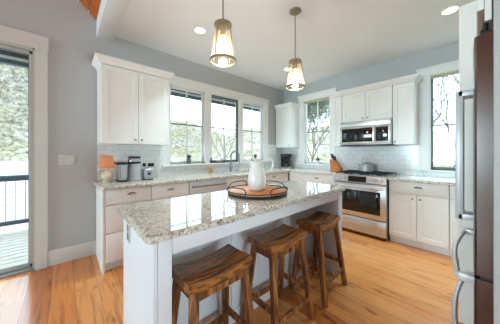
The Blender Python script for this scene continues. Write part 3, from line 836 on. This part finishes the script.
MB().tube([(fx0+.03,-3.262,1.745),(fx0+.015,-3.262,1.79),(fx0+.01,-3.265,1.90),(fx0+.02,-3.30,1.93)],.006,8).build('power_cord', M_black, t)
tag(MB().box(-2.790,-3.96,0,-2.766,-3.250,2.42,.002).build('end_panel_board', mat('pale_grey_panel',(186,187,186),.5,var=.01)), 'pale grey tall panel enclosing the refrigerator on its near side at the picture edge', 'panel')
tag(MB().box(-1.838,-3.96,0,-1.812,-3.116,2.36,.002).build('end_panel_board', M_cab), 'white tall panel on the far side of the refrigerator', 'panel')
t = thing('fridge_wall_cabinet','white cabinet above the refrigerator','cabinet',(-2.3,-3.6,1.94))
MB().box(-2.764,-3.95,1.94,-1.84,-3.246,2.42).build('cabinet_body', M_cab, t)
MB().box(-2.764,-3.2455,1.80,-2.745,-3.227,2.42).build('face_frame', M_cab, t)
MB().door('S',-3.205,-2.742,-2.305,1.86,2.41).build('door', M_cab, t); MB().door('S',-3.205,-2.30,-1.845,1.86,2.41).build('door', M_cab, t)

# ------------------------------------------------------------------ lamps
def pendant(x, y, label):
    t = thing('pendant_light', label, 'pendant light', (x,y,1.97), 'pendant lights over the island')
    MB().lathe([(0,H),(.062,H),(.062,H-.012),(.045,H-.024),(.012,H-.03),(0,H-.03)],(x,y,0),28).build('canopy', M_bronze, t)
    MB().cyl((x,y,2.25),(x,y,H-.02),.0055,n=10).build('rod', M_bronze, t)
    zt,zb,rt,rb = 2.255,1.975,.064,.098
    mb = MB()
    ring = lambda r,z,rr: mb.tube([(x+r*math.cos(2*math.pi*i/36),y+r*math.sin(2*math.pi*i/36),z) for i in range(36)],rr,8,closed=True)
    mb.lathe([(rt-.002,zt-.006),(rt+.004,zt-.006),(rt+.004,zt+.004),(.02,zt+.012),(.0,zt+.012),(0,zt+.006),(rt-.004,zt+.000),(rt-.002,zt-.006)],(x,y,0),32)
    mb.lathe([(rb-.002,zb-.006),(rb+.005,zb-.006),(rb+.005,zb+.008),(rb-.002,zb+.008),(rb-.002,zb-.006)],(x,y,0),36)
    for i in range(4):
        a = R(20+90*i); mb.tube([(x+rt*math.cos(a),y+rt*math.sin(a),zt),(x+rb*math.cos(a),y+rb*math.sin(a),zb)],.0038,8)
    mb.build('lamp_frame', M_bronze, t)
    mb = MB(); n = 36
    def f(bm):
        A = [bm.verts.new((x+(rt-.006)*math.cos(2*math.pi*i/n),y+(rt-.006)*math.sin(2*math.pi*i/n),zt-.004)) for i in range(n)]
        B = [bm.verts.new((x+(rb-.006)*math.cos(2*math.pi*i/n),y+(rb-.006)*math.sin(2*math.pi*i/n),zb+.004)) for i in range(n)]
        for i in range(n): bm.faces.new((A[i],A[(i+1)%n],B[(i+1)%n],B[i]))
    mb._new(f).build('glass_shade', M_seed, t)
    MB().cyl((x,y,2.17),(x,y,2.262),.021,.024,16).build('socket', M_bronze, t)
    MB().lathe([(0,2.055),(.016,2.06),(.028,2.08),(.031,2.10),(.026,2.125),(.014,2.15),(.013,2.172),(0,2.172)],(x,y,0),20).build('bulb', M_bulb, t)
    ld = bpy.data.lights.new('bulb_light','POINT'); ld.energy = 3.8; ld.color = (.98,.92,.82); ld.shadow_soft_size = .035
    lo = bpy.data.objects.new('bulb_light', ld); COL.objects.link(lo); lo.parent = t; lo.location = (0,0,2.02-1.97)
pendant(-3.122,-1.89,'glass and brass pendant light on the left, nearest the camera')
pendant(-2.182,-1.89,'glass and brass pendant light on the right, farther along the island')
def can(x, y, label):
    t = thing('recessed_light', label, 'ceiling light', (x,y,H), 'recessed ceiling lights')
    MB().lathe([(.062,H-.001),(.085,H-.001),(.085,H-.006),(.064,H-.010),(.062,H-.001)],(x,y,0),32).build('trim_ring', M_trim, t)
    MB().lathe([(0,H-.004),(.063,H-.004),(.063,H-.001),(0,H-.001)],(x,y,0),28).build('lens', M_can, t)
    ld = bpy.data.lights.new('can_light','AREA'); ld.shape = 'DISK'; ld.size = .12; ld.energy = 8; ld.color = (.72,.91,1); ld.spread = R(84)
    lo = bpy.data.objects.new('can_light', ld); COL.objects.link(lo); lo.parent = t; lo.location = (0,0,-.012)
can(-2.777,-.888,'round recessed ceiling light left of the left pendant')
can(-.96,-3.012,'round recessed ceiling light near the refrigerator')
can(-1.001,-.891,'round recessed ceiling light behind the right pendant')

# table lamp
lx,ly = -3.655,-.25
t = thing('table_lamp','small table lamp with glowing orange shade on the left end of the worktop','lamp',(lx,ly,.915))
MB().lathe([(0,.9155),(.042,.9155),(.046,.93),(.03,.945),(.052,.965),(.062,.995),(.052,1.025),(.025,1.045),(.012,1.055),(.012,1.09),(0,1.09)],(lx,ly,0),28).build('lamp_base', mat('cream_woven_base',(226,212,186),.6,var=.25,vscale=60,bump=.6,bscale=60), t)
mb = MB(); n = 32
def f(bm):
    A = [bm.verts.new((lx+.078*(1+.02*(i%2))*math.cos(2*math.pi*i/n),ly+.078*(1+.02*(i%2))*math.sin(2*math.pi*i/n),1.085)) for i in range(n)]
    B = [bm.verts.new((lx+.056*(1+.02*(i%2))*math.cos(2*math.pi*i/n),ly+.056*(1+.02*(i%2))*math.sin(2*math.pi*i/n),1.235)) for i in range(n)]
    for i in range(n): bm.faces.new((A[i],A[(i+1)%n],B[(i+1)%n],B[i]))
mb._new(f).build('lamp_shade', M_lshade, t)
MB().lathe([(0,1.10),(.015,1.11),(.024,1.14),(.015,1.17),(0,1.175)],(lx,ly,0),16).cyl((lx,ly,1.088),(lx,ly,1.11),.01,n=10).build('bulb', emis_mat('small_warm_bulb',(255,190,120),4), t)
ld = bpy.data.lights.new('lamp_light','POINT'); ld.energy = .5; ld.color = (1,.66,.34); ld.shadow_soft_size = .03
lo = bpy.data.objects.new('lamp_light', ld); COL.objects.link(lo); lo.parent = t; lo.location = (0,0,.23)

# ------------------------------------------------------------------ things on the left worktop
t = thing('coffee_machine','brushed steel coffee machine with black lid beside the orange lamp','coffee machine',(-3.50,-.26,.915))
MB().box(-3.555,-.36,.9155,-3.465,-.16,.935,.006).build('base', M_black, t)
MB().box(-3.55,-.355,.935,-3.47,-.16,1.125,.008).build('machine_body', M_soft, t)
MB().box(-3.575,-.36,1.125,-3.46,-.155,1.15,.008).build('lid', M_black, t)
MB().box(-3.545,-.36,.96,-3.535,-.354,1.10,.001).build('water_gauge', M_steeld, t)
t = thing('canister','tall steel coffee grinder with two dark bands between the coffee machine and the toaster','coffee grinder',(-3.372,-.28,.915))
MB().lathe([(0,.9155),(.085,.9155),(.088,.925),(.088,.94),(.076,.96),(.074,1.12),(.07,1.13),(0,1.13)],(-3.372,-.28,0),32).build('canister_body', M_soft, t)
MB().lathe([(.0,1.13),(.071,1.13),(.073,1.135),(.073,1.15),(.064,1.156),(0,1.156)],(-3.372,-.28,0),32).build('band', M_black, t)
MB().lathe([(0,1.156),(.068,1.156),(.070,1.185),(.066,1.195),(0,1.195)],(-3.372,-.28,0),32).build('hopper', M_soft, t)
MB().lathe([(0,1.195),(.072,1.195),(.072,1.212),(.06,1.222),(0,1.222)],(-3.372,-.28,0),32).build('lid', M_black, t)
MB().tube([(-3.43,-.32,1.14),(-3.452,-.345,1.14),(-3.452,-.345,1.17),(-3.43,-.32,1.185)],.008,8).build('handle', M_black, t)
t = thing('toaster','small brushed steel toaster with round black dial right of the coffee grinder','toaster',(-3.21,-.27,.915))
MB().box(-3.272,-.345,.92,-3.155,-.20,1.062,.018,3).build('toaster_body', M_soft, t)
MB().box(-3.268,-.34,.9155,-3.159,-.205,.925,.003).build('base', M_black, t)
MB().cyl((-3.215,-.345,.995),(-3.215,-.362,.995),.018,n=18).build('dial', M_black, t)
MB().box(-3.235,-.30,1.06,-3.19,-.215,1.066,.001).build('slot', M_black, t)
for nm,x,z,w,lab,mm,k in (('wall_outlet',-3.095,1.092,.085,'dark horizontal outlet on the tile right of the toaster',M_black,0),('wall_outlet',-3.185,1.095,.04,'small dark outlet on the tile just above the toaster',M_black,1)):
    o = thing(nm, lab, 'outlet', (x,-.008,z), 'wall outlets')
    MB().box(x-w/2,-.013,z-.025,x+w/2,-.008,z+.025,.002).build('plate', mm, o)
    MB().box(x-w/2+.008,-.015,z-.015,x+w/2-.008,-.013,z+.015,.001).build('socket', M_iron, o)
o = thing('light_switch','white triple light switch plate on the grey wall beside the glass door','light switch',(-4.01,0,1.18))
MB().box(-4.085,-.006,1.125,-3.945,0,1.245,.002).build('plate', M_plate, o)
for i in range(3): MB().box(-4.069+i*.046,-.010,1.15,-4.036+i*.046,-.006,1.22,.002).build('rocker', M_plate, o)

# ------------------------------------------------------------------ sink side
t = thing('faucet','chrome gooseneck kitchen faucet behind the sink','faucet',(-1.70,-.085,.915))
pts = [(-1.70,-.085,.95),(-1.70,-.085,1.20)] + [Vector((-1.62,-.11,1.205)) + Vector((-.08*math.cos(a),.025*math.cos(a),.085*math.sin(a))) for a in [math.pi*i/10 for i in range(11)]] + [(-1.54,-.135,1.12)]
MB().tube(pts,.015,12).build('spout', M_steeld, t)
MB().lathe([(0,.9155),(.027,.9155),(.027,.93),(.02,.94),(.02,.99),(.014,1.0),(0,1.0)],(-1.70,-.085,0),20).build('faucet_base', M_steeld, t)
MB().cyl((-1.54,-.135,1.06),(-1.54,-.135,1.13),.018,.014,14).build('spray_head', M_chrome, t)
MB().tube([(-1.70,-.10,.965),(-1.71,-.15,.985),(-1.715,-.17,1.02)],.007,8).build('lever', M_chrome, t)
t = thing('soap_dispenser','slim chrome dispenser standing right of the faucet','dispenser',(-1.50,-.075,.915))
MB().lathe([(0,.9155),(.02,.9155),(.02,.93),(.011,.94),(.011,1.055),(0,1.055)],(-1.50,-.075,0),16).build('dispenser_body', M_chrome, t)
MB().tube([(-1.50,-.075,1.05),(-1.50,-.075,1.07),(-1.50,-.14,1.065)],.007,8).build('nozzle', M_chrome, t)
t = thing('soap_bottle','amber soap bottle with a white pump at the back of the window worktop','bottle',(-2.13,-.09,.915))
MB().lathe([(0,.9155),(.036,.9155),(.037,.93),(.037,1.0),(.028,1.015),(.012,1.022),(.012,1.035),(0,1.035)],(-2.13,-.09,0),22).build('bottle_body', mat('amber_liquid_soap',(206,168,110),.2,var=.05), t)
MB().cyl((-2.13,-.09,1.034),(-2.13,-.09,1.05),.014,n=14).tube([(-2.13,-.09,1.05),(-2.13,-.09,1.078),(-2.10,-.10,1.075)],.005,8).build('pump', M_cream, t)
t = thing('bottle','small dark bottle on the sill at the left of the middle window','bottle',(-2.085,-.02,1.085))
MB().lathe([(0,1.0855),(.024,1.0855),(.025,1.09),(.025,1.13),(.012,1.145),(.012,1.165),(0,1.165)],(-2.085,-.02,0),18).build('bottle_body', M_rail, t)
MB().cyl((-2.085,-.02,1.164),(-2.085,-.02,1.178),.014,n=12).build('cap', M_black, t)
t = thing('sponge_tray','low dark tray with a tan sponge on the sill behind the faucet','tray',(-1.93,-.02,1.085))
MB().box(-2.04,-.05,1.0855,-1.80,.01,1.10,.004).build('tray_base', M_iron, t)
tag(MB().box(-1.96,-.045,1.1005,-1.86,.0,1.128,.006).build('sponge', mat('tan_sponge',(176,150,110),.9,var=.2,vscale=80)),'tan sponge lying in the dark sill tray','sponge')

def plant(x,y,z,h,w,label,pm,ph,pr,seed,n=60,group=None):
    rnd = random.Random(seed)
    t = thing('potted_plant', label, 'potted plant', (x,y,z), group)
    MB().lathe([(0,z+.0005),(pr*.75,z+.0005),(pr,z+ph),(pr*1.06,z+ph),(pr*1.06,z+ph-.012),(pr*1.04,z+ph),(pr*.9,z+ph),(pr*.85,z+ph-.01),(0,z+ph-.01)],(x,y,0),22).build('pot', pm, t)
    bm = bmesh.new()
    for i in range(n):
        a = rnd.uniform(0,2*math.pi); tl = rnd.uniform(.25,1.0); hh = h*rnd.uniform(.55,1.0)
        d = Vector((math.cos(a),math.sin(a),0)); s_ = Vector((-d.y,d.x,0)); lw = .007+.006*rnd.random()
        p0 = Vector((x,y,z+ph-.012)) + d*pr*.4*rnd.random(); prev = None
        for j in range(5):
            u = j/4; c = p0 + d*w*tl*u*u*.9 + Vector((0,0,hh*(u-.25*u*u*tl)))
            ww = lw*math.sin(math.pi*(.12+.86*u)); q = (bm.verts.new(c-s_*ww), bm.verts.new(c+s_*ww))
            if prev: bm.faces.new((prev[0],prev[1],q[1],q[0]))
            prev = q
    for v in bm.verts: v.co -= Vector((x,y,z))
    me = bpy.data.meshes.new('foliage'); bm.to_mesh(me); bm.free(); me.materials.append(M_leaf)
    o = bpy.data.objects.new('foliage', me); COL.objects.link(o); o.parent = t; o['kind'] = 'stuff'
    return t
plant(-2.50,.0,1.085,.10,.075,'small green plant in a slate blue pot on the left window sill',M_pot,.085,.04,3)
plant(-.985,-.005,1.085,.12,.07,'small green plant on the right end of the long window sill',M_wpot,.07,.036,4)
plant(-.02,-.93,1.03,.10,.07,'small green plant in a white pot on the narrow window sill',M_wpot,.07,.034,5)

# drip coffee maker in the corner
cx,cy = -.27,-.27
t = thing('coffee_maker','black drip coffee maker with glass carafe in the corner under the narrow cabinet','coffee maker',(cx,cy,.915))
fm = Matrix.Translation((cx,cy,0)) @ Matrix.Rotation(R(-42),4,'Z')
def cm(mb, *a): return mb.xform(fm).build(*a)
cm(MB().box(-.10,-.13,.9155,.10,.11,.945,.008),'base',M_steel,t)
cm(MB().box(-.10,.02,.945,.10,.11,1.16,.006),'water_tank',M_black,t)
cm(MB().box(-.105,-.13,1.16,.105,.115,1.245,.012),'brew_head',M_iron,t)
cm(MB().lathe([(0,.947),(.06,.947),(.072,.97),(.07,1.05),(.052,1.10),(.05,1.115),(0,1.115)],(0,-.055,0),24),'carafe',glass_mat('smoked_carafe_glass',(120,140,140),.08),t)
cm(MB().tube([(.05,-.075,1.10),(.095,-.10,1.10),(.10,-.105,1.0),(.068,-.08,.985)],.009,8),'handle',M_black,t)
cm(MB().lathe([(0,1.115),(.054,1.115),(.05,1.14),(0,1.14)],(0,-.055,0),22),'carafe_lid',M_black,t)

# knife block
kx,ky = -.235,-1.43
t = thing('knife_block','orange brown wooden knife block with dark handles left of the range','knife block',(kx,ky,.915))
MB().poly([(ky-.10,.9155),(ky+.085,.9155),(ky+.10,1.13),(ky+.06,1.165),(ky-.02,1.10),(ky-.10,.965)],'x',kx-.06,kx+.06,.004).build('block', M_block, t)
for i in range(2):
    for j in range(3):
        p = Vector((kx-.035+.035*j, ky+.062-.045*i, 1.155-.04*i))
        d_ = Vector((0,.28,.96)).normalized()
        L_ = (.10,.085,.095)[j]
        MB().cyl(p-d_*.03,p+d_*L_,.010,.012,10).build('knife_handle', M_iron if (i+j)%2 else mat('slate_knife_handle',(70,92,104),.4,var=.05), t)
# kettle
kx,ky,kz = -.205,-1.94,.952
t = thing('kettle','steel tea kettle with a looped handle on the rear burner','kettle',(kx,ky,kz))
MB().lathe([(0,kz+.0005),(.098,kz+.0005),(.108,kz+.012),(.106,kz+.08),(.088,kz+.125),(.05,kz+.142),(.04,kz+.146),(0,kz+.148)],(kx,ky,0),32).build('kettle_body', M_soft, t)
MB().lathe([(0,kz+.146),(.042,kz+.146),(.036,kz+.156),(.01,kz+.16),(.009,kz+.172),(.014,kz+.178),(.01,kz+.186),(0,kz+.187)],(kx,ky,0),20).build('lid', M_steel, t)
MB().tube(arc((kx,ky,kz+.12),.095,R(12),R(168),14,((0,1,0),(0,0,1.35))),.008,10).build('handle', M_steel, t)
MB().tube([(kx,ky+.09,kz+.07),(kx,ky+.128,kz+.10),(kx,ky+.15,kz+.135)],[.02,.014,.010],12).build('spout', M_steel, t)

# ------------------------------------------------------------------ tray and pitcher on the island
tx,ty,tz = -2.795,-1.93,.915
t = thing('serving_tray','round wooden serving tray with dark iron scroll rim on the island','tray',(tx,ty,tz))
MB().lathe([(0,tz+.010),(.245,tz+.010),(.252,tz+.016),(.252,tz+.026),(.245,tz+.030),(0,tz+.030)],(tx,ty,0),56).build('tray_base', M_tray, t)
for i in range(4):
    a = R(45+90*i); MB().cyl((tx+.2*math.cos(a),ty+.2*math.sin(a),tz+.0005),(tx+.2*math.cos(a),ty+.2*math.sin(a),tz+.011),.014,n=12).build('foot', M_iron, t)
mb = MB()
for z in (tz+.036,): mb.tube([(tx+.257*math.cos(2*math.pi*i/56),ty+.257*math.sin(2*math.pi*i/56),z) for i in range(56)],.0045,6,closed=True)
mb.lathe([(.2525,tz+.008),(.256,tz+.008),(.256,tz+.022),(.2525,tz+.022),(.2525,tz+.008)],(tx,ty,0),56)
mb.build('iron_rim', M_iron, t)
rx = Vector((.742,-.67,0)); ry = Vector((.67,.742,0))
def P(a, r, z): return Vector((tx,ty,tz)) + (rx*math.cos(a)+ry*math.sin(a))*r + Vector((0,0,z))
for s0 in (180,0):      # two scrolled handles, left and right
    for sgn in (-1,1):
        pts = []
        for i in range(17):
            u = i/16; a = R(s0 + sgn*(4+58*u)); z = .036 + .042*math.sin(min(1,u*1.6)*math.pi/2) if u < .62 else .078
            pts.append(P(a,.257,z))
        e = pts[-1]; dirn = (pts[-1]-pts[-2]).normalized()
        for i in range(1,13):
            b_ = math.pi*1.25*i/12; pts.append(e + dirn*.032*math.sin(b_) + Vector((0,0,-.03*(1-math.cos(b_)))))
        MB().tube(pts,.0044,6).build('scroll_handle', M_iron, t)
# pitcher
px,py,pz = tx+.005,ty+.005,tz+.0305
t = thing('pitcher','tall white ceramic pitcher with a looped handle standing on the round tray','pitcher',(px,py,pz))
sp = -rx
def pf(v):
    k = max(0,(v.z-.185)/.075)
    d_ = Vector((v.x,v.y,0)); 
    if d_.length > 1e-6:
        c = max(0, d_.normalized().dot(sp)); c2 = max(0, d_.normalized().dot(-sp))
        v += sp*(.080*k*k*c**3); v.z += .034*k*c**4 - .016*k + .016*k*c2**3
    v.x *= 1; return v
prof = [(0,.0),(.062,.0),(.068,.006),(.077,.035),(.081,.075),(.078,.115),(.068,.16),(.055,.205),(.049,.232),(.051,.25),(.056,.262),(.053,.264),(.046,.232),(.05,.205),(.064,.16),(.073,.115),(.075,.05),(.058,.012),(0,.01)]
MB().lathe(prof,(px,py,pz),40,pf).build('pitcher_body', M_cream, t, smooth=60)
hc = Vector((px,py,pz)); h_ = [(.050,.250),(.074,.268),(.108,.270),(.135,.250),(.140,.215),(.126,.178),(.100,.152),(.066,.135)]
pts = [hc + rx*a + Vector((0,0,z)) for a,z in h_]
q = []
for i in range(len(pts)-1):
    p0,p1,p2,p3 = pts[max(i-1,0)],pts[i],pts[i+1],pts[min(i+2,len(pts)-1)]
    for j in range(4):
        u = j/4; q.append(.5*((2*p1)+(p2-p0)*u+(2*p0-5*p1+4*p2-p3)*u*u+(3*p1-p0-3*p2+p3)*u**3))
q.append(pts[-1])
MB().tube(q,.0078,10).build('handle', M_cream, t)

# ------------------------------------------------------------------ trees outside
tree('bare_tree','bare tree close outside the window by the refrigerator',(11,-2.45),10,.9,11,lean=.1,depth=5)
tree('bare_tree','leaning bare tree farther back outside the window by the refrigerator',(21,-2.0),12,1.1,12,lean=-.12,depth=5)
tree('bare_tree','slim bare tree at the left of the window by the refrigerator',(12.5,-.9),11,.9,13,depth=5)
tree('leafy_tree','pale leafy tree outside the narrow window left of the range',(7.3,3.5),8,.9,21,leaf=30,depth=5)
tree('leafy_tree','darker leafy tree behind the pale one outside the narrow window',(12.5,7.0),11,.9,22,leaf=30,mleaf=M_green,depth=5)
tree('leafy_tree','leafy tree outside the right pane of the long kitchen window',(9.5,9.2),9,.9,23,leaf=16,depth=5)
tree('bare_tree','tall bare tree outside the middle pane of the long kitchen window',(6.5,12),9,.9,24)
